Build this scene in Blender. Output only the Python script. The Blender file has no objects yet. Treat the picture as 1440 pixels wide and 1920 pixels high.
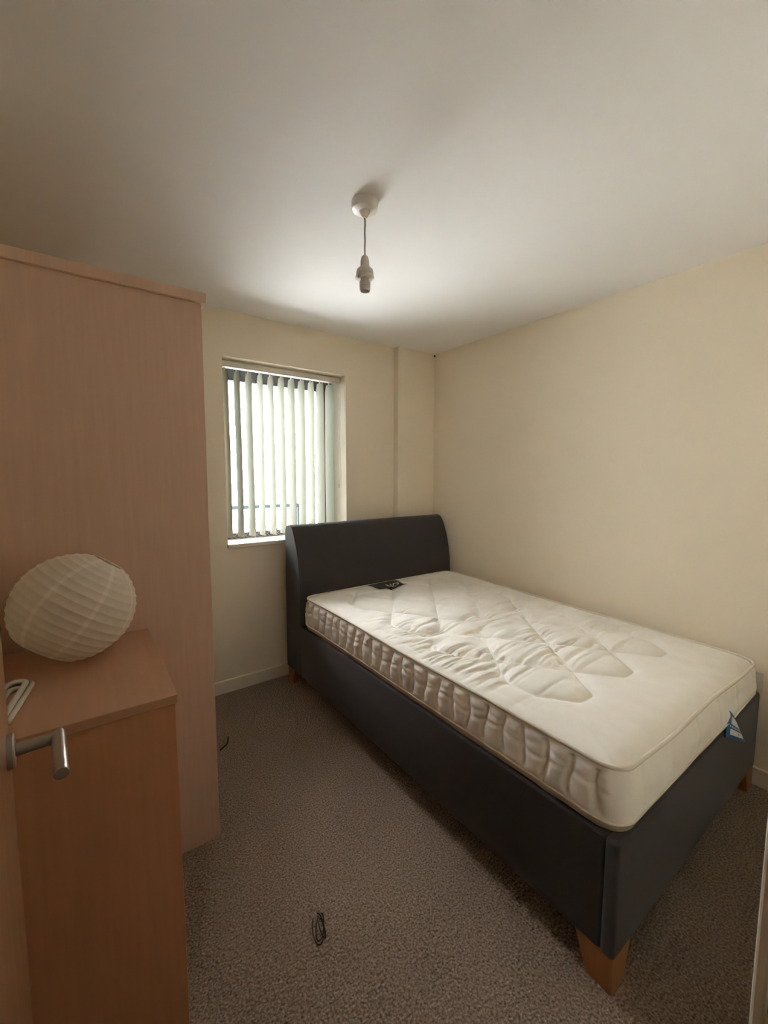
import bpy, bmesh, math, random
import numpy as np
from mathutils import Vector, Matrix

# ------------------------------------------------------------------ camera
SC = bpy.context.scene
COL = SC.collection
CAM = Vector((-2.4337, -2.6915, 1.4105))
YAW, PITCH, ROLL, FPX = math.radians(36.066), math.radians(-5.18), math.radians(0.137), 780.9
fw = Vector((math.sin(YAW)*math.cos(PITCH), math.cos(YAW)*math.cos(PITCH), math.sin(PITCH)))
rt = Vector((math.cos(YAW), -math.sin(YAW), 0))
up = rt.cross(fw)
rt2 = rt*math.cos(ROLL) + up*math.sin(ROLL)
up2 = -rt*math.sin(ROLL) + up*math.cos(ROLL)
cd = bpy.data.cameras.new('camera')
cam = bpy.data.objects.new('camera', cd); COL.objects.link(cam)
cd.sensor_fit = 'HORIZONTAL'; cd.sensor_width = 36.0; cd.lens = FPX/1440*36.0
cd.clip_start = 0.02; cd.clip_end = 200
M = Matrix((rt2, up2, -fw)).transposed().to_4x4(); M.translation = CAM
cam.matrix_world = M
SC.camera = cam

# ------------------------------------------------------------------ sky / exposure
W = bpy.data.worlds.new('overcast_sky'); SC.world = W; W.use_nodes = True
bg = W.node_tree.nodes['Background']
bg.inputs[0].default_value = (1.0, 1.0, 1.0, 1); bg.inputs[1].default_value = 14.0
vs = SC.view_settings
SC.cycles.max_bounces = 24; SC.cycles.diffuse_bounces = 16      # let daylight bounce around the pale room
vs.view_transform = 'Standard'; vs.look = 'None'; vs.exposure = 1.0; vs.gamma = 1.0; vs.use_curve_mapping = False

# ------------------------------------------------------------------ helpers
def tag(o, label=None, cat=None, group=None, kind=None):
    if label: o['label'] = label
    if cat: o['category'] = cat
    if group: o['group'] = group
    if kind: o['kind'] = kind
    return o

def empty(name, loc, label=None, cat=None, group=None, kind=None):
    o = bpy.data.objects.new(name, None); COL.objects.link(o)
    o.location = loc; o.empty_display_size = 0.05
    return tag(o, label, cat, group, kind)

def root_loc(o):
    v = Vector((0, 0, 0))
    while o is not None:
        v += Vector(o.location); o = o.parent
    return v

def link(name, me, m, parent=None, smooth=False, sharp=None):
    o = bpy.data.objects.new(name, me); COL.objects.link(o)
    if parent is not None:
        me.transform(Matrix.Translation(-root_loc(parent))); o.parent = parent
    if m is not None: me.materials.append(m)
    if smooth:
        for p in me.polygons: p.use_smooth = True
        if sharp:
            me.set_sharp_from_angle(angle=math.radians(sharp))
    return o

def obj(name, bm, m, parent=None, smooth=False, sharp=None):
    bmesh.ops.recalc_face_normals(bm, faces=bm.faces[:])
    me = bpy.data.meshes.new(name); bm.to_mesh(me); bm.free()
    return link(name, me, m, parent, smooth, sharp)

def box(lo, hi, bevel=0.0, seg=2, bm=None):
    b = bmesh.new()
    r = bmesh.ops.create_cube(b, size=1)
    lo = Vector(lo); hi = Vector(hi)
    for v in b.verts:
        v.co = Vector([(lo[i]+hi[i])/2 + v.co[i]*(hi[i]-lo[i]) for i in range(3)])
    if bevel > 0:
        bmesh.ops.bevel(b, geom=b.edges[:], offset=bevel, segments=seg, profile=0.5, affect='EDGES')
    if bm is None: return b
    me = bpy.data.meshes.new('t'); b.to_mesh(me); b.free(); bm.from_mesh(me); bpy.data.meshes.remove(me)
    return bm

def lathe(prof, center, n=32, axis=None, bm=None, cap=True):
    """prof: list of (r, z) bottom to top; axis: 3x3 matrix"""
    b = bm or bmesh.new(); c = Vector(center); rings = []
    for r, z in prof:
        ring = []
        for i in range(n):
            a = 2*math.pi*i/n
            p = Vector((r*math.cos(a), r*math.sin(a), z))
            if axis is not None: p = axis @ p
            ring.append(b.verts.new(c+p))
        rings.append(ring)
    for k in range(len(rings)-1):
        for i in range(n):
            j = (i+1) % n
            b.faces.new((rings[k][i], rings[k][j], rings[k+1][j], rings[k+1][i]))
    if cap:
        b.faces.new(rings[0][::-1]); b.faces.new(rings[-1])
    return b

def tube(pts, r, n=8, bm=None, closed=False, cap=True):
    b = bm or bmesh.new(); pts = [Vector(p) for p in pts]; rings = []; N = len(pts)
    prev = None
    for k, p in enumerate(pts):
        if closed: t = pts[(k+1) % N]-pts[k-1]
        else: t = pts[min(k+1, N-1)]-pts[max(k-1, 0)]
        t.normalize()
        if prev is None:
            a = Vector((0, 0, 1)) if abs(t.z) < 0.9 else Vector((1, 0, 0))
            prev = t.cross(a).normalized()
        u = (prev - t*prev.dot(t)).normalized(); prev = u; v = t.cross(u)
        rr = r[k] if isinstance(r, (list, tuple)) else r
        rings.append([b.verts.new(p + (u*math.cos(2*math.pi*i/n)+v*math.sin(2*math.pi*i/n))*rr) for i in range(n)])
    K = N if closed else N-1
    for k in range(K):
        A = rings[k]; B = rings[(k+1) % N]
        for i in range(n):
            j = (i+1) % n
            b.faces.new((A[i], A[j], B[j], B[i]))
    if cap and not closed:
        b.faces.new(rings[0][::-1]); b.faces.new(rings[-1])
    return b

def prism(poly, axis, a, b_):
    """extrude a 2D polygon along axis index; poly in the two other axes (in order)"""
    b = bmesh.new(); oth = [i for i in range(3) if i != axis]; L = []
    for s in (a, b_):
        row = []
        for q in poly:
            c = [0, 0, 0]; c[axis] = s; c[oth[0]] = q[0]; c[oth[1]] = q[1]
            row.append(b.verts.new(c))
        L.append(row)
    n = len(poly)
    b.faces.new(L[0]); b.faces.new(L[1][::-1])
    for i in range(n):
        j = (i+1) % n
        b.faces.new((L[0][i], L[1][i], L[1][j], L[0][j]))
    return b

def grid_mesh(name, P):
    """P: (ny, nx, 3) array"""
    ny, nx = P.shape[:2]
    idx = np.arange(ny*nx).reshape(ny, nx)
    f = np.stack([idx[:-1, :-1], idx[:-1, 1:], idx[1:, 1:], idx[1:, :-1]], -1).reshape(-1, 4)
    me = bpy.data.meshes.new(name); me.from_pydata(P.reshape(-1, 3).tolist(), [], f.tolist()); me.update()
    return me

# ------------------------------------------------------------------ materials
def srgb(r, g, b):
    def f(c):
        c /= 255.0
        return c/12.92 if c <= 0.04045 else ((c+0.055)/1.055)**2.4
    return (f(r), f(g), f(b), 1)

def mat(name, col, rough=0.6, metal=0.0, spec=0.5, var=0.0, vscale=20.0, vstretch=(1, 1, 1), bump=0.0, bscale=60.0,
        bstretch=None, bdist=0.002, coat=0.0, coat_rough=0.1, sheen=0.0, transl=0.0, col2=None, detail=4.0):
    m = bpy.data.materials.new(name); m.use_nodes = True
    nt = m.node_tree; N = nt.nodes; L = nt.links
    b = N['Principled BSDF']; out = N['Material Output']
    b.inputs['Base Color'].default_value = col; b.inputs['Roughness'].default_value = rough
    b.inputs['Metallic'].default_value = metal; b.inputs['Specular IOR Level'].default_value = spec
    b.inputs['Coat Weight'].default_value = coat; b.inputs['Coat Roughness'].default_value = coat_rough
    b.inputs['Sheen Weight'].default_value = sheen
    tc = N.new('ShaderNodeTexCoord')
    if var > 0 or col2:
        mp = N.new('ShaderNodeMapping'); mp.inputs['Scale'].default_value = vstretch
        nz = N.new('ShaderNodeTexNoise'); nz.inputs['Scale'].default_value = vscale; nz.inputs['Detail'].default_value = detail
        L.new(tc.outputs['Object'], mp.inputs[0]); L.new(mp.outputs[0], nz.inputs['Vector'])
        rp = N.new('ShaderNodeValToRGB'); rp.color_ramp.elements[0].position = 0.3; rp.color_ramp.elements[1].position = 0.7
        c2 = col2 or tuple(min(1, c*(1+var)) for c in col[:3])+(1,)
        c1 = col if col2 else tuple(c*(1-var) for c in col[:3])+(1,)
        rp.color_ramp.elements[0].color = c1; rp.color_ramp.elements[1].color = c2
        L.new(nz.outputs['Fac'], rp.inputs[0]); L.new(rp.outputs[0], b.inputs['Base Color'])
    if bump > 0:
        mp2 = N.new('ShaderNodeMapping'); mp2.inputs['Scale'].default_value = bstretch or (1, 1, 1)
        n2 = N.new('ShaderNodeTexNoise'); n2.inputs['Scale'].default_value = bscale; n2.inputs['Detail'].default_value = 3
        bp = N.new('ShaderNodeBump'); bp.inputs['Strength'].default_value = bump; bp.inputs['Distance'].default_value = bdist
        L.new(tc.outputs['Object'], mp2.inputs[0]); L.new(mp2.outputs[0], n2.inputs['Vector'])
        L.new(n2.outputs['Fac'], bp.inputs['Height']); L.new(bp.outputs[0], b.inputs['Normal'])
    if transl > 0:
        tr = N.new('ShaderNodeBsdfTranslucent'); tr.inputs[0].default_value = col
        mx = N.new('ShaderNodeMixShader'); mx.inputs[0].default_value = transl
        L.new(b.outputs[0], mx.inputs[1]); L.new(tr.outputs[0], mx.inputs[2]); L.new(mx.outputs[0], out.inputs[0])
    return m

M_wall = mat('cream_wall_paint', (0.83, 0.755, 0.615, 1), 0.75, spec=0.25, var=0.015, vscale=3, bump=0.06, bscale=220, bdist=0.001)
M_ceil = mat('white_ceiling_paint', (0.80, 0.795, 0.785, 1), 0.85, spec=0.2, var=0.012, vscale=3, bump=0.08, bscale=260, bdist=0.001)
M_gloss = mat('white_gloss_paint', (0.80, 0.74, 0.64, 1), 0.35, spec=0.5)
M_wood = mat('beech_laminate', (0.63, 0.425, 0.315, 1), 0.40, spec=0.45, var=0.045, vscale=14, vstretch=(5, 5, 0.3), bump=0.03, bscale=90,
             bstretch=(6, 6, 0.4), bdist=0.001)
M_wood2 = mat('beech_laminate_chest_shaded', (0.56, 0.27, 0.14, 1), 0.40, spec=0.4, var=0.05, vscale=14, vstretch=(5, 5, 0.35), bump=0.03, bscale=90,
              bstretch=(6, 6, 0.4), bdist=0.001)  # chest's redder, darker tone is shade put into the colour
M_woodh = mat('beech_laminate_top', (0.52, 0.295, 0.18, 1), 0.38, spec=0.45, var=0.05, vscale=14, vstretch=(5, 0.35, 5))
M_door = mat('beech_veneer_lacquer', (0.44, 0.25, 0.13, 1), 0.28, spec=0.55, var=0.12, vscale=9, vstretch=(5, 5, 0.35), coat=0.5, coat_rough=0.06)
M_leg = mat('oak_leg', (0.36, 0.16, 0.055, 1), 0.45, var=0.12, vscale=14, vstretch=(5, 5, 0.5))
M_fabric = mat('charcoal_upholstery', (0.054, 0.049, 0.050, 1), 0.95, spec=0.1, var=0.18, vscale=420, bump=0.35, bscale=600, bdist=0.001, sheen=0.18)
M_fabd = mat('black_underside', (0.02, 0.02, 0.02, 1), 0.95)
M_matt = mat('quilted_damask', (0.86, 0.835, 0.785, 1), 0.8, spec=0.2, var=0.03, vscale=16, bump=0.12, bscale=500, bdist=0.0006, sheen=0.15)
M_pipe = mat('mattress_tape', (0.72, 0.67, 0.58, 1), 0.7, spec=0.3, bump=0.2, bscale=500, bdist=0.0005)
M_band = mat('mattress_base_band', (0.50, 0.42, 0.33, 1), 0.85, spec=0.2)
M_stitch = mat('stitch_thread', (0.92, 0.90, 0.85, 1), 0.6)
M_label = mat('charcoal_label', (0.035, 0.032, 0.032, 1), 0.7, var=0.1, vscale=300)
M_letter = mat('pale_grey_print', (0.75, 0.73, 0.70, 1), 0.6)
M_blue = mat('blue_satin_tag', (0.035, 0.13, 0.30, 1), 0.45)
M_white = mat('white_print', (0.75, 0.76, 0.78, 1), 0.5)
M_redp = mat('red_print', (0.45, 0.12, 0.10, 1), 0.5)
M_plastic = mat('white_plastic', (0.72, 0.68, 0.62, 1), 0.35)
M_plasticd = mat('ivory_plastic', (0.62, 0.58, 0.53, 1), 0.4)
M_metal = mat('brushed_steel', (0.46, 0.43, 0.41, 1), 0.28, metal=1.0, bump=0.03, bscale=300, bstretch=(1, 1, 8), bdist=0.0005)
M_brass = mat('worn_brass_contact', (0.55, 0.45, 0.30, 1), 0.35, metal=1.0)
M_dark = mat('black_hole', (0.01, 0.01, 0.01, 1), 0.8)
M_slat = mat('cream_blind_fabric', (0.36, 0.36, 0.30, 1), 0.9, spec=0.05, transl=0.10, bump=0.1, bscale=700, bdist=0.0004)
M_pocket = mat('blind_weight_pocket', (0.46, 0.44, 0.38, 1), 0.85, spec=0.05, transl=0.05)
M_frame = mat('grey_window_frame', (0.115, 0.125, 0.135, 1), 0.45)
M_rail = mat('grey_railing_paint', (0.030, 0.040, 0.050, 1), 0.6, spec=0.1)
M_conc = mat('pale_concrete', (0.55, 0.54, 0.52, 1), 0.9, var=0.08, vscale=6, bump=0.2, bscale=80)
M_clad = mat('pale_blue_cladding', (0.07, 0.10, 0.13, 1), 0.8, spec=0.1, var=0.05, vscale=4)
M_thread = mat('dark_thread', (0.030, 0.022, 0.018, 1), 0.9)
M_paper = mat('rice_paper', (0.84, 0.76, 0.65, 1), 0.9, spec=0.1, transl=0.3, var=0.05, vscale=60, vstretch=(1, 1, 1), bump=0.15, bscale=160, bdist=0.0008)
M_paper2 = mat('rice_paper_overlap', (0.92, 0.84, 0.74, 1), 0.9, spec=0.1, transl=0.2)
M_wire = mat('thin_wire', (0.35, 0.30, 0.25, 1), 0.4, metal=0.8)
M_cord = mat('white_flex', (0.66, 0.62, 0.55, 1), 0.45)
M_cordg = mat('grey_flex', (0.42, 0.40, 0.37, 1), 0.5)

def carpet():
    m = bpy.data.materials.new('loop_pile_carpet'); m.use_nodes = True
    nt = m.node_tree; N = nt.nodes; L = nt.links; b = N['Principled BSDF']
    b.inputs['Roughness'].default_value = 1.0; b.inputs['Specular IOR Level'].default_value = 0.05
    b.inputs['Sheen Weight'].default_value = 0.15
    tc = N.new('ShaderNodeTexCoord')
    mp = N.new('ShaderNodeMapping'); mp.inputs['Rotation'].default_value = (0, 0, 0.3); mp.inputs['Scale'].default_value = (1.0, 1.35, 1)
    L.new(tc.outputs['Object'], mp.inputs[0])
    vo = N.new('ShaderNodeTexVoronoi'); vo.inputs['Scale'].default_value = 115; vo.inputs['Randomness'].default_value = 0.75
    L.new(mp.outputs[0], vo.inputs['Vector'])
    nz = N.new('ShaderNodeTexNoise'); nz.inputs['Scale'].default_value = 150; nz.inputs['Detail'].default_value = 4
    L.new(tc.outputs['Object'], nz.inputs['Vector'])
    big = N.new('ShaderNodeTexNoise'); big.inputs['Scale'].default_value = 3.0; big.inputs['Detail'].default_value = 3
    L.new(tc.outputs['Object'], big.inputs['Vector'])
    rp = N.new('ShaderNodeValToRGB')
    rp.color_ramp.elements[0].position = 0.30; rp.color_ramp.elements[0].color = (0.10, 0.068, 0.048, 1)
    rp.color_ramp.elements[1].position = 0.72; rp.color_ramp.elements[1].color = (0.44, 0.33, 0.255, 1)
    L.new(nz.outputs['Fac'], rp.inputs[0])
    mx = N.new('ShaderNodeMix'); mx.data_type = 'RGBA'; mx.blend_type = 'MULTIPLY'; mx.inputs[0].default_value = 0.35
    r2 = N.new('ShaderNodeValToRGB'); r2.color_ramp.elements[0].position = 0.35; r2.color_ramp.elements[1].position = 0.7
    r2.color_ramp.elements[0].color = (0.75, 0.75, 0.75, 1)
    L.new(big.outputs['Fac'], r2.inputs[0]); L.new(rp.outputs[0], mx.inputs[6]); L.new(r2.outputs[0], mx.inputs[7])
    L.new(mx.outputs[2], b.inputs['Base Color'])
    bp = N.new('ShaderNodeBump'); bp.inputs['Strength'].default_value = 0.9; bp.inputs['Distance'].default_value = 0.004; bp.invert = True
    L.new(vo.outputs['Distance'], bp.inputs['Height']); L.new(bp.outputs[0], b.inputs['Normal'])
    return m
M_carpet = carpet()

def glass():
    m = bpy.data.materials.new('window_glass'); m.use_nodes = True
    nt = m.node_tree; N = nt.nodes; L = nt.links
    t = N.new('ShaderNodeBsdfTransparent'); t.inputs[0].default_value = (0.96, 0.98, 0.98, 1)
    g = N.new('ShaderNodeBsdfGlossy'); g.inputs['Roughness'].default_value = 0.02
    lw = N.new('ShaderNodeFresnel'); lw.inputs[0].default_value = 1.3
    mx = N.new('ShaderNodeMixShader')
    L.new(lw.outputs[0], mx.inputs[0]); L.new(t.outputs[0], mx.inputs[1]); L.new(g.outputs[0], mx.inputs[2])
    L.new(mx.outputs[0], N['Material Output'].inputs[0])
    return m
M_glass = glass()

# ------------------------------------------------------------------ room shell
H = 2.40
XL = -2.68                      # left wall
YF = -2.595                     # front (doorway) wall, inner face
T = 0.12
WL, WR, WB, WT = -1.697, -0.823, 0.940, 2.129      # window opening
WD = 0.27                       # outer wall thickness
DX0, DX1, DZ = -2.515, -1.74, 2.02                 # door opening
HY = -4.2                       # hall depth

def st(name, bm, m, parent=None, label=None, **k):
    o = obj(name, bm, m, parent, **k)
    if parent is None: tag(o, label, kind='structure')
    return o

st('floor', box((XL-T, HY-T, -0.10), (T, 0.0, 0.0)), M_carpet, label='brown loop pile carpet covering the bedroom floor')
st('ceiling', box((XL-T, HY-T, H), (T, WD, H+0.1)), M_ceil, label='plain white ceiling above the bed')
st('wall_right', box((0, YF-T, 0), (T, WD, H)), M_wall, label='cream wall along the right side of the bed')
st('wall_left', box((XL-T, HY-T, 0), (XL, WD, H)), M_wall, label='cream wall behind wardrobe and chest')
# back wall with window opening, one mesh
def wall_with_hole(y0, y1, x0, x1, z1, hx0, hx1, hz0, hz1):
    b = bmesh.new()
    xs = [x0, hx0, hx1, x1]; zs = [0, hz0, hz1, z1]
    if hz0 <= 0: zs = [0, hz1, z1]
    V = {}
    for s, y in enumerate((y0, y1)):
        for i, x in enumerate(xs):
            for k, z in enumerate(zs): V[s, i, k] = b.verts.new((x, y, z))
    nk = len(zs)-1; hk = 1 if hz0 > 0 else 0
    for i in range(3):
        for k in range(nk):
            if i == 1 and k == hk: continue
            for s in (0, 1):
                b.faces.new((V[s, i, k], V[s, i+1, k], V[s, i+1, k+1], V[s, i, k+1]))
    def q(a, c): b.faces.new((V[0, a[0], a[1]], V[0, c[0], c[1]], V[1, c[0], c[1]], V[1, a[0], a[1]]))
    q((1, hk), (1, hk+1)); q((2, hk), (2, hk+1)); q((1, hk+1), (2, hk+1))
    if hz0 > 0: q((1, hk), (2, hk))
    for k in range(nk): q((0, k), (0, k+1)); q((3, k), (3, k+1))
    for i in range(3):
        q((i, nk), (i+1, nk))
        if not (hz0 <= 0 and i == 1): q((i, 0), (i+1, 0))
    return b
st('wall_back', wall_with_hole(0, WD, XL, 0, H, WL, WR, WB, WT), M_wall, label='cream wall with the window behind the headboard')
st('wall_front', wall_with_hole(YF-T, YF, XL, 0, H, DX0-0.03, DX1+0.03, 0, DZ+0.03), M_wall, label='cream wall with the open doorway')
st('wall_boxing', box((-0.382, -0.061, 0), (0.0, 0.0, H), 0.0015, 1), M_wall, label='narrow boxed-out column in the corner behind the bed')
# hall behind the doorway
st('wall_hall_back', box((XL, HY-T, 0), (0, HY, H)), M_wall, label='cream wall at the end of the hall')
st('wall_hall_right', box((-1.30, HY, 0), (-1.18, YF-T, H)), M_wall, label='cream side wall of the hall')

def skirting(name, lo, hi, label):
    st(name, box(lo, hi, 0.004, 2), M_gloss, label=label)
skirting('baseboard_back', (XL, -0.016, 0), (-0.382, 0, 0.085), 'cream painted skirting board below the window')
skirting('baseboard_column', (-0.398, -0.077, 0), (0, -0.061, 0.085), 'short skirting board around the boxed column')
skirting('baseboard_right', (-0.016, YF, 0), (0, -0.061, 0.085), 'skirting board along the right wall')
skirting('baseboard_front', (DX1+0.07, YF, 0), (0, YF+0.016, 0.085), 'skirting board beside the doorway')
# door lining and architrave
tr = empty('trim_1', (DX1, YF, 0), 'pale timber door lining and architrave at the right edge', kind='structure')
obj('lining', box((DX1+0.006, YF-T-0.004, 0), (DX1+0.03, YF+0.001, DZ+0.03), 0.002), M_gloss, tr)
obj('lining', box((DX0-0.03, YF-T-0.004, 0), (DX0-0.006, YF+0.001, DZ+0.03), 0.002), M_gloss, tr)
obj('lining', box((DX0-0.03, YF-T-0.004, DZ+0.004), (DX1+0.03, YF+0.001, DZ+0.03), 0.002), M_gloss, tr)
obj('architrave', box((DX1, YF, 0), (DX1+0.06, YF+0.016, DZ+0.06), 0.004), M_gloss, tr)
obj('architrave', box((DX0-0.06, YF, 0), (DX0-0.002, YF+0.016, DZ+0.06), 0.004), M_gloss, tr)
obj('architrave', box((DX0-0.002, YF, DZ+0.002), (DX1, YF+0.016, DZ+0.06), 0.004), M_gloss, tr)

# ------------------------------------------------------------------ window
wn = empty('window_1', ((WL+WR)/2, 0.2, WB), 'grey framed window behind the vertical blind', kind='structure')
FY0, FY1 = 0.205, 0.262
obj('frame_rail', box((WL, FY0, 2.030), (WR, FY1, WT), 0.003), M_frame, wn)
obj('frame_rail', box((WL, FY0, WB), (WR, FY1, 1.004), 0.003), M_frame, wn)
obj('frame_stile', box((WL, FY0, 1.004), (WL+0.055, FY1, 2.030), 0.003), M_frame, wn)
obj('frame_stile', box((-0.925, FY0, 1.004), (WR, FY1, 2.030), 0.003), M_frame, wn)
obj('glazing_bead', box((-0.985, FY0+0.012, 1.004), (-0.978, FY1-0.01, 2.030), 0.001), M_frame, wn)
obj('glass_pane', box((WL+0.055, 0.235, 1.004), (-0.925, 0.241, 2.030)), M_glass, wn)
obj('window_sill', box((WL-0.004, -0.022, WB), (WR+0.004, FY0, 0.965), 0.003), M_gloss, wn)

# ------------------------------------------------------------------ outside: balcony
st('balcony_floor', box((-3.2, WD, -0.25), (0.6, 1.55, -0.05)), M_conc, label='pale concrete balcony slab outside the window')
br = empty('balcony_railing', (-1.5, 1.40, -0.05), 'grey metal balcony railing outside the window', 'railing')
obj('handrail', box((-3.1, 1.38, 1.067), (-0.555, 1.425, 1.103), 0.006), M_rail, br)
for x in (-3.05, -2.22, -1.395-0.0, -0.575):
    if abs(x+1.395) < 0.01: continue
    obj('post', box((x-0.018, 1.388, -0.05), (x+0.018, 1.418, 1.067), 0.003), M_rail, br)
for k in range(8):
    z = 0.955-0.125*k
    obj('wire', tube([(-3.05, 1.402, z), (-0.575, 1.402, z)], 0.004, 6), M_rail, br, True)
st('wall_balcony', box((-0.30, WD, -0.25), (-0.12, 1.30, 2.9)), M_clad, label='pale blue clad side wall of the balcony')

# ------------------------------------------------------------------ vertical blind
BY = 0.09
bl = empty('vertical_blind', ((WL+WR)/2, BY, WT), 'cream vertical slat blind hanging in the window recess', 'blind')
obj('headrail', box((WL+0.006, BY-0.024, 2.082), (WR-0.012, BY+0.022, 2.120), 0.003), M_plastic, bl)
obj('headrail_lip', box((WL+0.006, BY-0.027, 2.082), (WR-0.012, BY-0.0235, 2.090), 0.001), M_plasticd, bl)
random.seed(4)
SL = []
for i in range(11):
    x = -1.660+0.0745*i
    a = math.radians(82 + random.uniform(-3, 3) - (6 if i > 8 else 0))
    d = Vector((math.cos(a), -math.sin(a), 0)); n = Vector((math.sin(a), math.cos(a), 0))
    SL.append((x, d, n))
    zt, zb = 2.066, 0.992
    nx, nz = 7, 22
    ph = random.uniform(0, 6)
    P = np.zeros((nz*2, nx, 3)); rows = []
    def pt(u, z, off):
        w = 0.0445
        sag = 0.0018*math.sin(z*5+ph)
        taper = 1.0 if z < zt-0.03 else 1.0-0.25*(z-(zt-0.03))/0.03
        return Vector((x, BY, z)) + d*(u*w*taper) + n*(0.003*(u*u-0.4)+sag+off)
    b = bmesh.new(); G = {}
    for s, off in ((0, 0.0), (1, 0.0009)):
        for k in range(nz):
            z = zb + (zt-zb)*k/(nz-1)
            for j in range(nx): G[s, k, j] = b.verts.new(pt(-1+2*j/(nx-1), z, off))
    for s in (0, 1):
        for k in range(nz-1):
            for j in range(nx-1): b.faces.new((G[s, k, j], G[s, k, j+1], G[s, k+1, j+1], G[s, k+1, j]))
    for k in range(nz-1):
        for j in (0, nx-1): b.faces.new((G[0, k, j], G[0, k+1, j], G[1, k+1, j], G[1, k, j]))
    for j in range(nx-1):
        for k in (0, nz-1): b.faces.new((G[0, k, j], G[0, k, j+1], G[1, k, j+1], G[1, k, j]))
    so = obj('slat', b, M_slat, bl, True, 50)
    b = bmesh.new(); Q = []
    for s, off in ((0, -0.0022), (1, 0.0032)):
        for z in (zb-0.0005, zb+0.052):
            for u in (-1.01, 1.01): Q.append(b.verts.new(pt(u, z, off)))
    for f in ((0, 1, 3, 2), (4, 6, 7, 5), (0, 4, 5, 1), (2, 3, 7, 6), (0, 2, 6, 4), (1, 5, 7, 3)): b.faces.new([Q[t] for t in f])
    obj('weight_pocket', b, M_pocket, so)
    b = box((x-0.004, BY-0.004, zt-0.004), (x+0.004, BY+0.004, 2.083), 0.001)
    obj('carrier', b, M_plastic, so)
for i in range(10):
    for s in (-1, 1):
        A = Vector((SL[i][0], BY, 1.020))+SL[i][1]*0.044*s; B = Vector((SL[i+1][0], BY, 1.020))+SL[i+1][1]*0.044*s
        pts = [A.lerp(B, t/8) + Vector((0, 0, -0.030*(1-(2*t/8-1)**2))) for t in range(9)]
        obj('link_chain', tube(pts, 0.0013, 5), M_plastic, bl, True)
b = bmesh.new()
for dx, z0, ph in ((-0.003, 1.345, 0), (0.005, 1.345, 1.0)):
    pts = [(WR-0.030+dx+0.002*math.sin(k*0.5+ph), BY-0.030, 2.09-(2.09-z0)*k/24) for k in range(25)]
    tube(pts, 0.0016, 6, b)
tube([(WR-0.033, BY-0.030, 1.346), (WR-0.029, BY-0.030, 1.338), (WR-0.025, BY-0.030, 1.346)], 0.0016, 6, b)
obj('control_chain', b, M_plastic, bl, True)
obj('chain_weight', lathe([(0.003, 0), (0.006, 0.004), (0.006, 0.03), (0.003, 0.036)], (WR-0.029, BY-0.030, 1.306), 12), M_plasticd, bl, True, 40)
obj('pull_cord', tube([(WR-0.012+0.003*math.sin(k*.4), BY-0.028, 2.09-0.75*k/20) for k in range(21)], 0.0011, 5), M_plastic, bl, True)

# ------------------------------------------------------------------ door leaf (open, at left edge)
HIN = Vector((-2.500, -2.572, 0)); FRE = Vector((-2.547, -1.820, 0))
dd = (FRE-HIN).normalized(); dn = Vector((dd.y, -dd.x, 0))     # dn points to +x, towards the room
Ld = (FRE-HIN).length
door = empty('door_1', HIN, 'beech veneered bedroom door standing open at the left edge', kind='structure')
def dbox(s0, s1, n0, n1, z0, z1, bev=0.0):
    b = box((s0, n0, z0), (s1, n1, z1), bev)
    for v in b.verts:
        c = v.co.copy(); v.co = HIN + dd*c.x + dn*c.y + Vector((0, 0, c.z))
    return b
obj('door_leaf', dbox(0, Ld, -0.044, 0, 0.008, 1.99, 0.0015), M_door, door)
hs, hz = Ld-0.056, 0.990
AX = Matrix((dd, Vector((0, 0, 1)), dn)).transposed()          # local z -> dn
hc = HIN + dd*hs + Vector((0, 0, hz))
hd = obj('handle', lathe([(0.026, 0.0), (0.026, 0.007), (0.0245, 0.009)], hc, 32, AX), M_metal, door, True, 35)
nl = 0.061
obj('handle_neck', lathe([(0.0095, 0.009), (0.0095, nl)], hc, 20, AX), M_metal, hd, True, 40)
p0 = hc + dn*(nl) + dd*0.0095
AX2 = Matrix((Vector((0, 0, 1)), dn, -dd)).transposed()
lv = lathe([(0.0085, 0.0), (0.0095, 0.001), (0.0095, 0.117), (0.0085, 0.118)], p0, 24, AX2)
obj('handle_lever', lv, M_metal, hd, True, 40)

# ------------------------------------------------------------------ wardrobe
WX1, WY0, WY1 = -2.0616, -1.0966, -0.12
wx0 = XL+0.012
wd = empty('wardrobe', ((wx0+WX1)/2, (WY0+WY1)/2, 0), 'tall beech laminate wardrobe standing beside the window', 'wardrobe')
obj('side_panel', box((wx0, WY0, 0), (WX1, WY0+0.018, 2.0), 0.001, 1), M_wood, wd)
obj('side_panel', box((wx0, WY1-0.018, 0), (WX1, WY1, 2.0), 0.001, 1), M_wood, wd)
obj('back_panel', box((wx0, WY0+0.018, 0.06), (wx0+0.006, WY1-0.018, 2.0)), M_wood, wd)
obj('plinth', box((WX1-0.075, WY0+0.018, 0), (WX1-0.057, WY1-0.018, 0.06)), M_wood, wd)
obj('bottom_board', box((wx0+0.006, WY0+0.018, 0.06), (WX1-0.021, WY1-0.018, 0.078)), M_wood, wd)
mid = (WY0+WY1)/2
for y0, y1 in ((WY0+0.0205, mid-0.0015), (mid+0.0015, WY1-0.0205)):
    dr = obj('wardrobe_door', box((WX1-0.020, y0, 0.082), (WX1-0.002, y1, 1.992), 0.0015, 1), M_wood, wd)
obj('cornice', box((wx0, WY0-0.014, 2.0), (WX1+0.014, WY1+0.006, 2.034), 0.002, 2), M_wood, wd)

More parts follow.
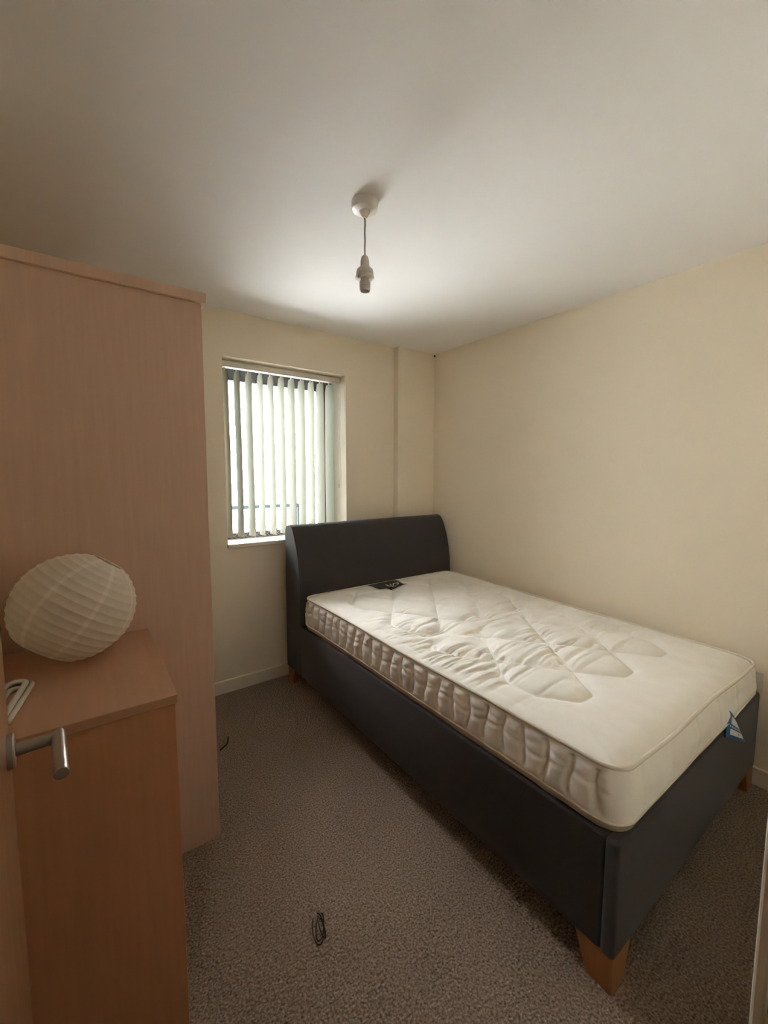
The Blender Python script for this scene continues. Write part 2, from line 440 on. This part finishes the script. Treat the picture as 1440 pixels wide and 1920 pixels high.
# ------------------------------------------------------------------ chest of drawers
CX1, CY0, CY1, CZ = -2.275, -1.640, -1.114, 0.890
ch = empty('chest_of_drawers', ((wx0+CX1)/2, (CY0+CY1)/2, 0), 'beech laminate chest of drawers in front of the wardrobe', 'chest')
obj('top_board', box((wx0, CY0, CZ-0.022), (CX1+0.002, CY1, CZ), 0.0012, 1), M_woodh, ch)
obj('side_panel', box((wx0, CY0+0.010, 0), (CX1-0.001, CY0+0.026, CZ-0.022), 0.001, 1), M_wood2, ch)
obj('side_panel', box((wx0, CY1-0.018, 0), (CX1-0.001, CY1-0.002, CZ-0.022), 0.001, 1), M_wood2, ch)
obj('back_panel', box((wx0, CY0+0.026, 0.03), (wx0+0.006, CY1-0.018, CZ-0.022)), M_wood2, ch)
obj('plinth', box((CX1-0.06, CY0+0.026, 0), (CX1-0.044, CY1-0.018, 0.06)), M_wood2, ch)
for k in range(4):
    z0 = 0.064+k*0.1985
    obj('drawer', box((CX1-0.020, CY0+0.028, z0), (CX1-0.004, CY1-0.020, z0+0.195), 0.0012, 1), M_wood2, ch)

# ------------------------------------------------------------------ bed
BX0, BX1 = -1.345, -0.030
FYB = -2.245
bed = empty('bed_frame', ((BX0+BX1)/2, -1.2, 0), 'charcoal upholstered low bed frame with curved headboard', 'bed')
# headboard profile (y, z)
prof = [(-0.075, 0.11), (-0.285, 0.11), (-0.292, 0.13), (-0.297, 0.40), (-0.300, 0.62), (-0.293, 0.74), (-0.276, 0.84), (-0.252, 0.93), (-0.222, 1.00),
        (-0.198, 1.043), (-0.178, 1.066), (-0.155, 1.077), (-0.125, 1.076), (-0.098, 1.066), (-0.082, 1.045), (-0.075, 1.00)]
b = prism(prof, 0, BX0, BX1+0.008)
ends = [f for f in b.faces if abs(f.normal.x) > 0.9]
ed = set(e for f in ends for e in f.edges)
bmesh.ops.bevel(b, geom=list(ed), offset=0.012, segments=3, profile=0.5, affect='EDGES')
hb = obj('headboard', b, M_fabric, bed, True, 50)
def seam(name, pts, r, m, parent): return obj(name, tube(pts, r, 6), m, parent, True)
seam('seam_piping', [(BX0+0.010, y, z) for y, z in prof[1:]], 0.0028, M_fabric, hb)
ZB, ZT = 0.108, 0.444
obj('side_panel', box((BX0, FYB+0.040, ZB), (BX0+0.045, -0.29, ZT), 0.008, 3), M_fabric, bed, True, 40)
obj('side_panel', box((BX1-0.045, FYB+0.040, ZB), (BX1, -0.29, ZT), 0.008, 3), M_fabric, bed, True, 40)
fp = obj('foot_panel', box((BX0-0.003, FYB, ZB-0.004), (BX1+0.003, FYB+0.039, ZT+0.002), 0.013, 4), M_fabric, bed, True, 40)
obj('slat_platform', box((BX0+0.045, FYB+0.04, 0.40), (BX1-0.045, -0.29, 0.425)), M_fabd, bed)
obj('dust_cover', box((BX0+0.045, FYB+0.04, ZB+0.01), (BX1-0.045, -0.29, ZB+0.014)), M_fabd, bed)
def leg(cx, cy, sx, sy, h):
    b = bmesh.new(); V = []
    for z, w, o in ((0.0, 0.070, 0.0), (h, 0.108, 0.0)):
        for ux, uy in ((0, 0), (1, 0), (1, 1), (0, 1)):
            V.append(b.verts.new((cx+sx*(o+w*ux), cy+sy*(o+w*uy), z)))
    for f in ((3, 2, 1, 0), (4, 5, 6, 7), (0, 1, 5, 4), (1, 2, 6, 5), (2, 3, 7, 6), (3, 0, 4, 7)): b.faces.new([V[i] for i in f])
    bmesh.ops.bevel(b, geom=b.edges[:], offset=0.002, segments=2, affect='EDGES')
    return b
for cx, cy, sx, sy in ((BX0+0.003, FYB+0.003, 1, 1), (BX1-0.003, FYB+0.003, -1, 1), (BX0+0.003, -0.085, 1, -1), (BX1-0.003, -0.085, -1, -1)):
    obj('leg', leg(cx, cy, sx, sy, 0.110), M_leg, bed)

# ------------------------------------------------------------------ mattress
MX0, MX1, MY0, MY1 = -1.318, -0.056, -2.228, -0.308
MZB = 0.446
rng = np.random.default_rng(7)
_lat = rng.random((256, 256))
def vnoise(x, y):
    xi = np.floor(x).astype(int); yi = np.floor(y).astype(int); fx = x-xi; fy = y-yi
    fx = fx*fx*(3-2*fx); fy = fy*fy*(3-2*fy)
    g = lambda a, c: _lat[a % 256, c % 256]
    return (g(xi, yi)*(1-fx)+g(xi+1, yi)*fx)*(1-fy) + (g(xi, yi+1)*(1-fx)+g(xi+1, yi+1)*fx)*fy
def ztop(x, y):
    u = (x-MX0)/(MX1-MX0); v = (y-MY0)/(MY1-MY0)      # v=0 foot
    return (0.618*(1-u)*(1-v) + 0.590*u*(1-v) + 0.632*(1-u)*v + 0.632*u*v)
RC = 0.062
def rr_scale(u, v, hx, hy, r):
    """map square point (u,v in -1..1) into a rounded rectangle of half size hx,hy"""
    x = u*hx; y = v*hy
    ax = np.abs(x); ay = np.abs(y)
    t = np.maximum(np.abs(u), np.abs(v))+1e-9
    ex, ey = ax/t, ay/t                                   # point on rectangle edge
    s = np.ones_like(t)
    c = (ex > hx-r) & (ey > hy-r)
    # intersect ray with corner circle centre (hx-r, hy-r)
    L = np.sqrt(ex**2+ey**2); dx, dy = ex/L, ey/L
    px, py = hx-r, hy-r
    bq = dx*px+dy*py; cq = px*px+py*py-r*r
    tt = bq+np.sqrt(np.maximum(bq*bq-cq, 0))
    s = np.where(c, np.minimum(tt/L, 1), 1.0)
    return x*s, y*s

# stitched quilt pattern: two blocks of zigzag lines that bounce inside each block
def zig(xs, y0, y1, k, xa, xb):
    out = []
    for x0 in xs:
        for sgn in (1, -1):
            x, y = x0, y0; dx = sgn; pts = [(x, y)]
            while y < y1-1e-6:
                xt = xb if dx > 0 else xa
                dy = abs(xt-x)*k
                if y+dy >= y1:
                    x += dx*(y1-y)/k; y = y1
                else:
                    x, y = xt, y+dy; dx = -dx
                pts.append((x, y))
            out.append(pts)
    return out
blocks = zig([-1.02, -0.70, -0.365], -2.035, -1.325, 1.28, -1.205, -0.19) + zig([-1.04, -0.72, -0.42], -1.272, -0.44, 1.25, -1.205, -0.19)
SEG = []
def join_tips(polys):
    # connect the two strands that leave one foot tip so the tip is rounded
    res = []
    for a in range(0, len(polys), 2):
        res.append(polys[a][::-1][:-1] + polys[a+1])
    return res
QL = []
for pl in join_tips(blocks):
    P = [np.array(p) for p in pl]
    # cut the corners wide, densify, then round them
    C_ = [P[0]]
    for i_ in range(1, len(P)-1):
        u1 = P[i_-1]-P[i_]; u2 = P[i_+1]-P[i_]
        C_ += [P[i_]+u1/np.linalg.norm(u1)*min(0.075, np.linalg.norm(u1)*0.45), P[i_]+u2/np.linalg.norm(u2)*min(0.075, np.linalg.norm(u2)*0.45)]
    P = C_+[P[-1]]
    Q = [P[0]]
    for a, c in zip(P[:-1], P[1:]):
        n = max(2, int(np.linalg.norm(c-a)/0.045))
        for t in range(1, n+1): Q.append(a+(c-a)*t/n)
    for _ in range(3):
        R_ = [Q[0]]
        for a, c in zip(Q[:-1], Q[1:]): R_ += [a*0.75+c*0.25, a*0.25+c*0.75]
        Q = R_+[Q[-1]]
    Q = np.array(Q); QL.append(Q)
SEGA = np.concatenate([q[:-1] for q in QL]); SEGB = np.concatenate([q[1:] for q in QL])
def stitch_dist(x, y):
    pts = np.stack([x.ravel(), y.ravel()], 1); best = np.full(len(pts), 1e9)
    AB = SEGB-SEGA; LL = (AB**2).sum(1)+1e-12
    for i in range(0, len(SEGA)):
        a = SEGA[i]
        m = (np.abs(pts[:, 0]-a[0]) < 0.16) & (np.abs(pts[:, 1]-a[1]) < 0.16)
        if not m.any(): continue
        d = pts[m]-a; t = np.clip((d@AB[i])/LL[i], 0, 1)
        q = ((d-t[:, None]*AB[i])**2).sum(1)
        best[m] = np.minimum(best[m], q)
    return np.sqrt(np.minimum(best, 0.16**2)).reshape(x.shape)

def topheight(x, y, edge):
    d = stitch_dist(x, y)
    inq = np.clip((y+2.10)/0.10, 0, 1)*np.clip((-0.36-y)/0.10, 0, 1)
    puff = 0.023*(1-np.exp(-(d/0.022)**1.0))
    def crease(sx, sy, ox, oy, lo):
        n_ = vnoise(x*sx+ox+1.3*vnoise(x*3+ox, y*5), y*sy+oy+2.0*vnoise(x*2.6+oy, y*3+ox))
        return np.clip((1-2.6*np.abs(n_-0.5)-lo)/(1-lo), 0, 1)
    amt = np.clip(vnoise(x*3.5+3, y*5+11)*1.7-0.15, 0, 1)
    zone = np.clip((y+1.98)/0.30, 0, 1)*np.clip((-0.62-y)/0.35, 0, 1)*np.clip(edge/0.05, 0, 1)
    near = 0.45+0.55*np.exp(-d/0.07)
    wr = -(0.015*crease(3.2, 17, 5, 3, 0.30)*(0.4+0.6*amt) + 0.011*crease(5.5, 32, 31, 17, 0.25)*(0.6+0.4*amt))*zone*near*(1-np.exp(-(d/0.010)**2))
    und = 0.006*(vnoise(x*2.2+5, y*2.2+8)-0.5) + 0.0025*(vnoise(x*11, y*13)-0.5)
    rise = 0.022*(1-np.exp(-edge/0.035))
    return rise + (puff-0.023)*inq + wr + und*np.clip(edge/0.05, 0, 1)

mt = empty('mattress', ((MX0+MX1)/2, (MY0+MY1)/2, MZB), 'cream quilted mattress lying on the charcoal bed', 'mattress')
cx, cy, hx, hy = (MX0+MX1)/2, (MY0+MY1)/2, (MX1-MX0)/2, (MY1-MY0)/2
nx, ny = 230, 400
U, Vv = np.meshgrid(np.linspace(-1, 1, nx), np.linspace(-1, 1, ny))
# slight wavy outline towards the foot
X, Y = rr_scale(U, Vv, hx-0.006, hy-0.006, RC)
edge = np.minimum((1-np.abs(U))*hx, (1-np.abs(Vv))*hy)
X = X+cx; Y = Y+cy
def edgewave(x, y): return 0.006*np.sin(x*9.0+1.0)*np.exp(-(y-MY0)/0.15) + 0.003*np.sin(y*6.0)
Z = ztop(X, Y) + edgewave(X, Y) + topheight(X, Y, edge)
top = link('quilted_top', grid_mesh('quilted_top', np.stack([X, Y, Z], -1)), M_matt, mt, True)
# stitch thread lying in the quilting grooves
def top_z_at(px, py):
    px = np.array(px); py = np.array(py)
    e = np.minimum(hx-np.abs(px-cx), hy-np.abs(py-cy))
    return ztop(px, py)+edgewave(px, py)+topheight(px, py, e)
for q in QL:
    z = top_z_at(q[:, 0], q[:, 1])
    obj('quilting_stitch', tube([(a, c, h+0.0008) for (a, c), h in zip(q, z)], 0.0020, 4), M_stitch, top, True)

# border: rounded rectangle perimeter
def perim(hx, hy, r, step):
    pts = []
    def line(a, c):
        n = max(2, int((Vector(c)-Vector(a)).length/step))
        nrm = Vector((c[1]-a[1], a[0]-c[0])).normalized()
        for t in range(n): pts.append((a[0]+(c[0]-a[0])*t/n, a[1]+(c[1]-a[1])*t/n, nrm.x, nrm.y))
    def arc(px, py, a0):
        n = max(4, int(r*math.pi/2/step))
        for t in range(n):
            a = a0+math.pi/2*t/n
            pts.append((px+r*math.cos(a), py+r*math.sin(a), math.cos(a), math.sin(a)))
    line((hx, -hy+r), (hx, hy-r)); arc(hx-r, hy-r, 0)
    line((hx-r, hy), (-hx+r, hy)); arc(-hx+r, hy-r, math.pi/2)
    line((-hx, hy-r), (-hx, -hy+r)); arc(-hx+r, -hy+r, math.pi)
    line((-hx+r, -hy), (hx-r, -hy)); arc(hx-r, -hy+r, 1.5*math.pi)
    return np.array(pts)
PR = perim(hx, hy, RC, 0.0065)
nb = 30
tv = np.linspace(0, 1, nb)
B = np.zeros((nb, len(PR)+1, 3))
pr = np.vstack([PR, PR[:1]])
bx, by, nxv, nyv = pr[:, 0]+cx, pr[:, 1]+cy, pr[:, 2], pr[:, 3]
zt_ = ztop(bx, by)+edgewave(bx, by)
side = np.abs(nxv) > 0.9
SP = 0.0785
for k, t in enumerate(tv):
    z = MZB + (zt_-MZB)*t
    bul = 0.011*math.sin(math.pi*min(1, t*1.02))**0.7 + 0.010*(1-t)
    sd = np.abs(((by-MY0+0.02) % SP)-SP/2)                 # distance from seam = SP/2 - ...
    dist = SP/2-sd
    wob = 0.006*np.sin(t*7+np.floor((by-MY0)/SP)*1.7)
    dist = np.abs(((by-MY0+0.02+wob+SP/2) % SP)-SP/2)
    win = np.clip((t-0.17)/0.06, 0, 1)*np.clip((0.92-t)/0.06, 0, 1)
    groove = -0.013*np.exp(-(dist/0.0075)**2)*win
    pillow = 0.006*(1-np.exp(-(dist/0.02)**2))*win
    hor = -0.005*np.exp(-((t-0.60-0.05*np.sin(by*23))/0.035)**2) - 0.003*np.exp(-((t-0.74-0.04*np.sin(by*31+1))/0.03)**2)
    nz1 = 0.004*(vnoise(by*24+bx*24, np.full_like(by, t*6.0))-0.5)
    fd = np.abs(((bx-MX0+0.1) % 0.21)-0.105)
    footg = -0.0025*np.exp(-((0.105-fd)/0.01)**2)*win + 0.008*(vnoise(bx*9+3, np.full_like(bx, t*3.5+4))-0.5)
    off = bul + np.where(side, groove+pillow+hor*win+nz1, footg)
    tuck = np.where(t > 0.94, -0.004*(t-0.94)/0.06, 0)
    off = off+tuck
    B[k, :, 0] = bx+nxv*off; B[k, :, 1] = by+nyv*off; B[k, :, 2] = z
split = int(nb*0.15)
body = link('border', grid_mesh('border', B[split:]), M_matt, mt, True)
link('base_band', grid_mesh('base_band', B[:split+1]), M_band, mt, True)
bt = bmesh.new(); bt.faces.new([bt.verts.new(tuple(p)) for p in B[0, :-1]])
obj('underside', bt, M_band, mt)
obj('top_piping', tube([(x+a*0.002, y+c*0.002, z+0.002) for x, y, z, a, c in zip(bx[:-1], by[:-1], zt_[:-1], nxv[:-1], nyv[:-1])][::2], 0.0065, 8, closed=True), M_pipe, mt, True)
obj('lower_piping', tube([(B[split, i, 0]+nxv[i]*0.001, B[split, i, 1]+nyv[i]*0.001, B[split, i, 2]) for i in range(0, len(pr)-1, 2)], 0.0035, 6, closed=True), M_pipe, mt, True)

# dark maker's label with pale lettering sewn on the head end
lx0, lx1, ly0, ly1 = -0.870, -0.632, -0.500, -0.345
def drape_sheet(x0, x1, y0, y1, off, n=14):
    gx, gy = np.meshgrid(np.linspace(x0, x1, n), np.linspace(y0, y1, n))
    return np.stack([gx, gy, top_z_at(gx, gy)+off], -1)
lab = link('label_patch', grid_mesh('label_patch', drape_sheet(lx0, lx1, ly0, ly1, 0.0045)), M_label, mt, True)
tag(lab, 'charcoal label patch with pale lettering')
tb = bmesh.new()
tq = [(-0.815, -0.497), (-0.770, -0.497), (-0.790, -0.535)]
tb.faces.new([tb.verts.new((x_, y_, float(top_z_at([x_], [y_])[0])+0.005)) for x_, y_ in tq])
obj('label_point', tb, M_label, lab)
tc_ = bpy.data.curves.new('letters', 'FONT'); tc_.body = 'LOFT'; tc_.size = 0.058; tc_.align_x = 'CENTER'; tc_.align_y = 'CENTER'
tc_.space_character = 1.1; tc_.offset = 0.0016
to = bpy.data.objects.new('letters_tmp', tc_); COL.objects.link(to)
bpy.context.view_layer.update()
me = bpy.data.meshes.new_from_object(to.evaluated_get(bpy.context.evaluated_depsgraph_get()))
bpy.data.objects.remove(to); bpy.data.curves.remove(tc_)
me.name = 'lettering'
lcx, lcy = -0.712, -0.440
for v in me.vertices:
    x, y = lcx-v.co.x, lcy-v.co.y
    v.co = (x, y, float(top_z_at([x], [y])[0])+0.0075)
me.materials.clear()
link('lettering', me, M_letter, lab)

# blue care tag hanging from the foot border
tp = [Vector((-0.474, MY0-0.016, 0.516)), Vector((-0.520, MY0-0.019, 0.428)), Vector((-0.350, -2.272, 0.354)), Vector((-0.416, -2.252, 0.455))]
def quad_sheet(a, b_, c, d, n=8, th=0.0008):
    b = bmesh.new(); nn = (b_-a).cross(d-a).normalized(); G = {}
    for s in (0, 1):
        for i in range(n+1):
            for j in range(n+1):
                u, v = i/n, j/n
                p = a*(1-u)*(1-v)+b_*u*(1-v)+c*u*v+d*(1-u)*v + nn*(s*th + 0.004*math.sin(v*3.1))
                G[s, i, j] = b.verts.new(p)
    for s in (0, 1):
        for i in range(n):
            for j in range(n): b.faces.new((G[s, i, j], G[s, i+1, j], G[s, i+1, j+1], G[s, i, j+1]))
    for i in range(n):
        for j in (0, n): b.faces.new((G[0, i, j], G[0, i+1, j], G[1, i+1, j], G[1, i, j]))
        for j in (0, n): b.faces.new((G[0, j, i], G[0, j, i+1], G[1, j, i+1], G[1, j, i]))
    return b
a, b_, c, d = tp
ct = obj('care_tag', quad_sheet(a, b_, c, d), M_blue, mt, True, 60); tag(ct, 'blue and white care tag')
nn = (b_-a).cross(d-a).normalized()
if nn.dot(CAM-a) < 0: nn = -nn
def on_tag(u, v): return a*(1-u)*(1-v)+b_*u*(1-v)+c*u*v+d*(1-u)*v
def tag_print(u0, u1, v0, v1, m, nm):
    b = bmesh.new(); G = []
    n0 = (b_-a).cross(d-a).normalized()
    for j in range(7):
        v = v0+(v1-v0)*j/6
        row = [b.verts.new(on_tag(u, v)+n0*(0.004*math.sin(v*3.1)+(0.0004)) + nn*0.0010) for u in (u0, u1)]
        G.append(row)
    for j in range(6): b.faces.new((G[j][0], G[j][1], G[j+1][1], G[j+1][0]))
    obj(nm, b, m, ct)
tag_print(0.12, 0.42, 0.22, 0.95, M_white, 'white_panel')
tag_print(0.62, 0.85, 0.18, 0.92, M_white, 'white_panel')
for j in range(8): tag_print(0.49, 0.55, 0.15+0.1*j, 0.20+0.1*j, M_white, 'print_mark')
for j in range(2): tag_print(0.69, 0.78, 0.62+0.14*j, 0.70+0.14*j, M_redp, 'print_mark')

# ------------------------------------------------------------------ paper lantern shade
LR = 0.148
lc = Vector((-2.462, -1.262, 1.040))
axz = Vector((0.60, 0.03, 0.80)).normalized()
axx = Vector((0, 1, 0)).cross(axz).normalized(); axy = axz.cross(axx)
LA = Matrix((axx, axy, axz)).transposed()
ln = empty('paper_lantern', (lc.x, lc.y, CZ), 'round ribbed paper lantern shade lying tilted on the chest', 'lamp shade')
NR = 15; t0, t1 = math.radians(-54), math.radians(73)
def lprof(off=0.0, sub=4):
    out = []
    for k in range(NR*sub+1):
        t = t0+(t1-t0)*k/(NR*sub)
        ph = (k % sub)/sub
        sc = LR - 0.0022*math.sin(math.pi*ph) + off
        out.append((sc*math.cos(t), sc*math.sin(t)))
    return out
sh = obj('paper_shell', lathe(lprof(), lc, 64, LA, cap=False), M_paper, ln, True, 25)
for k in range(0, NR+1):
    t = t0+(t1-t0)*k/NR
    r, z = (LR-0.0012)*math.cos(t), (LR-0.0012)*math.sin(t)
    pts = [lc+LA @ Vector((r*math.cos(2*math.pi*i/48), r*math.sin(2*math.pi*i/48), z)) for i in range(48)]
    obj('wire_rib', tube(pts, 0.0007 if 0 < k < NR else 0.0013, 5, closed=True), M_wire if 0 < k < NR else M_paper2, sh, True)
for s in range(8):
    a0 = 2*math.pi*s/8+0.18
    pf = lprof(0.0006); b = bmesh.new(); prev = None
    for r, z in pf:
        wv = min(0.0055, r*0.3)/max(r, 1e-3)
        row = [b.verts.new(lc+LA @ Vector((r*math.cos(a0+q*wv), r*math.sin(a0+q*wv), z))) for q in (-1, 0, 1)]
        if prev:
            for i in range(2): b.faces.new((prev[i], prev[i+1], row[i+1], row[i]))
        prev = row
    obj('seam_strip', b, M_paper2, sh, True, 25)

# ------------------------------------------------------------------ folded white cable on the chest
cb = empty('folded_cable', (-2.545, -1.46, CZ), 'white cable folded into a bundle on the chest beside the door', 'cable')
P0 = Vector((-2.604, -1.565, CZ)); P1 = Vector((-2.576, -1.375, CZ))
e1 = (P1-P0); L1 = e1.length; e1.normalize(); e2 = Vector((e1.y, -e1.x, 0))
rc = 0.0062
def loop(off0, off1, z, L0, L2):
    pts = []
    for k in range(9): pts.append(P0+e1*(L0+(L2-L0)*k/8)+e2*off0+Vector((0, 0, z)))
    c = (off0+off1)/2; r = (off1-off0)/2
    for k in range(1, 8):
        a = math.pi*k/8
        pts.append(P0+e1*(L2+abs(r)*math.sin(a))+e2*(c-r*math.cos(a))+Vector((0, 0, z)))
    for k in range(9): pts.append(P0+e1*(L2+(L0-L2)*k/8)+e2*off1+Vector((0, 0, z)))
    return pts
for nm, o0, o1, z, L0, L2 in (('cable_loop', -0.030, 0.024, rc, 0.0, L1-0.02), ('cable_loop', -0.015, 0.010, rc, 0.01, L1-0.04), ('cable_loop', -0.022, 0.016, rc*2.7, 0.005, L1-0.030)):
    obj(nm, tube(loop(o0, o1, z, L0, L2), rc, 8), M_cord, cb, True)

# ------------------------------------------------------------------ pendant light fitting
px, py = -1.543, -1.345
pd = empty('pendant_light', (px, py, H), 'white ceiling rose with short flex and empty lampholder', 'lamp')
obj('ceiling_rose', lathe([(0.006, -0.058), (0.012, -0.052), (0.020, -0.036), (0.040, -0.034), (0.046, -0.030), (0.048, -0.024), (0.048, -0.004), (0.046, 0.0)], (px, py, H), 48), M_plastic, pd, True, 35)
obj('flex', tube([(px+0.0012*math.sin(k*0.9), py+0.001*math.cos(k*0.7), 2.345-0.150*k/16) for k in range(17)], 0.0032, 8), M_cordg, pd, True)
zz = 2.086
lh = obj('lampholder', lathe([(0.016, 0.030), (0.0165, 0.052), (0.031, 0.055), (0.032, 0.058), (0.032, 0.066), (0.029, 0.076), (0.020, 0.084), (0.0165, 0.088), (0.0160, 0.108), (0.0125, 0.121), (0.0045, 0.128)], (px, py, zz), 36), M_plasticd, pd, True, 35)
b = bmesh.new()
lathe([(0.0155, 0.004), (0.0175, 0.0), (0.0190, 0.001), (0.0195, 0.006), (0.0205, 0.034)], (px, py, zz), 32, bm=b, cap=False)
lathe([(0.0155, 0.004), (0.0160, 0.030)], (px, py, zz), 32, bm=b, cap=False)
obj('barrel', b, M_plasticd, lh, True, 35)
for k in range(3):
    z = zz+0.010+0.008*k
    r = 0.0198+0.0004*k
    obj('thread_ring', tube([(px+r*math.cos(2*math.pi*i/32), py+r*math.sin(2*math.pi*i/32), z) for i in range(32)], 0.0011, 5, closed=True), M_plasticd, lh, True)
obj('shade_ring', lathe([(0.020, 0.046), (0.0335, 0.046), (0.0345, 0.050), (0.0335, 0.054), (0.020, 0.054)], (px, py, zz), 36), M_plastic, lh, True, 35)
for s in (-1, 1):
    obj('contact_pin', lathe([(0.0022, 0.012), (0.0032, 0.014), (0.0032, 0.028)], (px+0.0065*s, py-0.002*s, zz), 10), M_brass, lh, True)
obj('ring_clip', box((px-0.036, py-0.012, zz+0.036), (px-0.024, py-0.004, zz+0.047), 0.002), M_metal, lh)

# ------------------------------------------------------------------ wall socket
so = empty('wall_socket', (0, -2.20, 0.443), 'white wall socket on the right wall past the mattress foot', 'socket')
obj('face_plate', box((-0.010, -2.2485, 0.443), (0.0, -2.1625, 0.529), 0.003, 3), M_plastic, so, True, 40)
for y, z, w, h in ((-2.2055, 0.503, 0.004, 0.009), (-2.217, 0.478, 0.008, 0.004), (-2.194, 0.478, 0.008, 0.004)):
    obj('pin_slot', box((-0.0105, y-w/2, z-h/2), (-0.0098, y+w/2, z+h/2)), M_dark, so)
obj('rocker_switch', box((-0.014, -2.186, 0.486), (-0.009, -2.174, 0.504), 0.001), M_plastic, so)

# ------------------------------------------------------------------ loose threads on the carpet, dark spot in the corner
b = bmesh.new(); ctr = Vector((-1.906, -1.625, 0.003))
random.seed(11)
ax1 = Vector((0.35, 0.93, 0)).normalized(); ax2 = Vector((0.93, -0.35, 0))
for (ra, rb, ox, oy, tw) in ((0.046, 0.018, 0, 0, 0), (0.040, 0.012, 0.004, 0.006, 0.2), (0.030, 0.007, -0.002, 0.012, -0.15)):
    pts = []
    for i in range(26):
        a = 2*math.pi*i/28
        u = ra*math.cos(a); v = rb*math.sin(a)
        u, v = u*math.cos(tw)-v*math.sin(tw), u*math.sin(tw)+v*math.cos(tw)
        pts.append(ctr+ax1*(u+ox)+ax2*(v+oy)+Vector((0, 0, 0.001*math.sin(3*a))))
    tube(pts, 0.0019, 5, b)
tag(obj('thread_clump', b, M_thread, None, True), 'small looped clump of dark thread on the carpet near camera', 'thread')
tag(obj('loose_thread', tube([(-1.925, -0.575, 0.003), (-1.905, -0.562, 0.004), (-1.885, -0.548, 0.003), (-1.872, -0.520, 0.004), (-1.860, -0.488, 0.003)], 0.0035, 6), M_thread, None, True),
    'short dark curved thread on the carpet near the wardrobe', 'thread')
tag(obj('corner_speck', lathe([(0.001, -0.008), (0.006, -0.006), (0.007, 0.0), (0.004, 0.006), (0.001, 0.007)], (-0.008, -0.069, 2.385), 10), M_dark, None, True),
    'tiny dark speck in the ceiling corner above the headboard', 'speck')
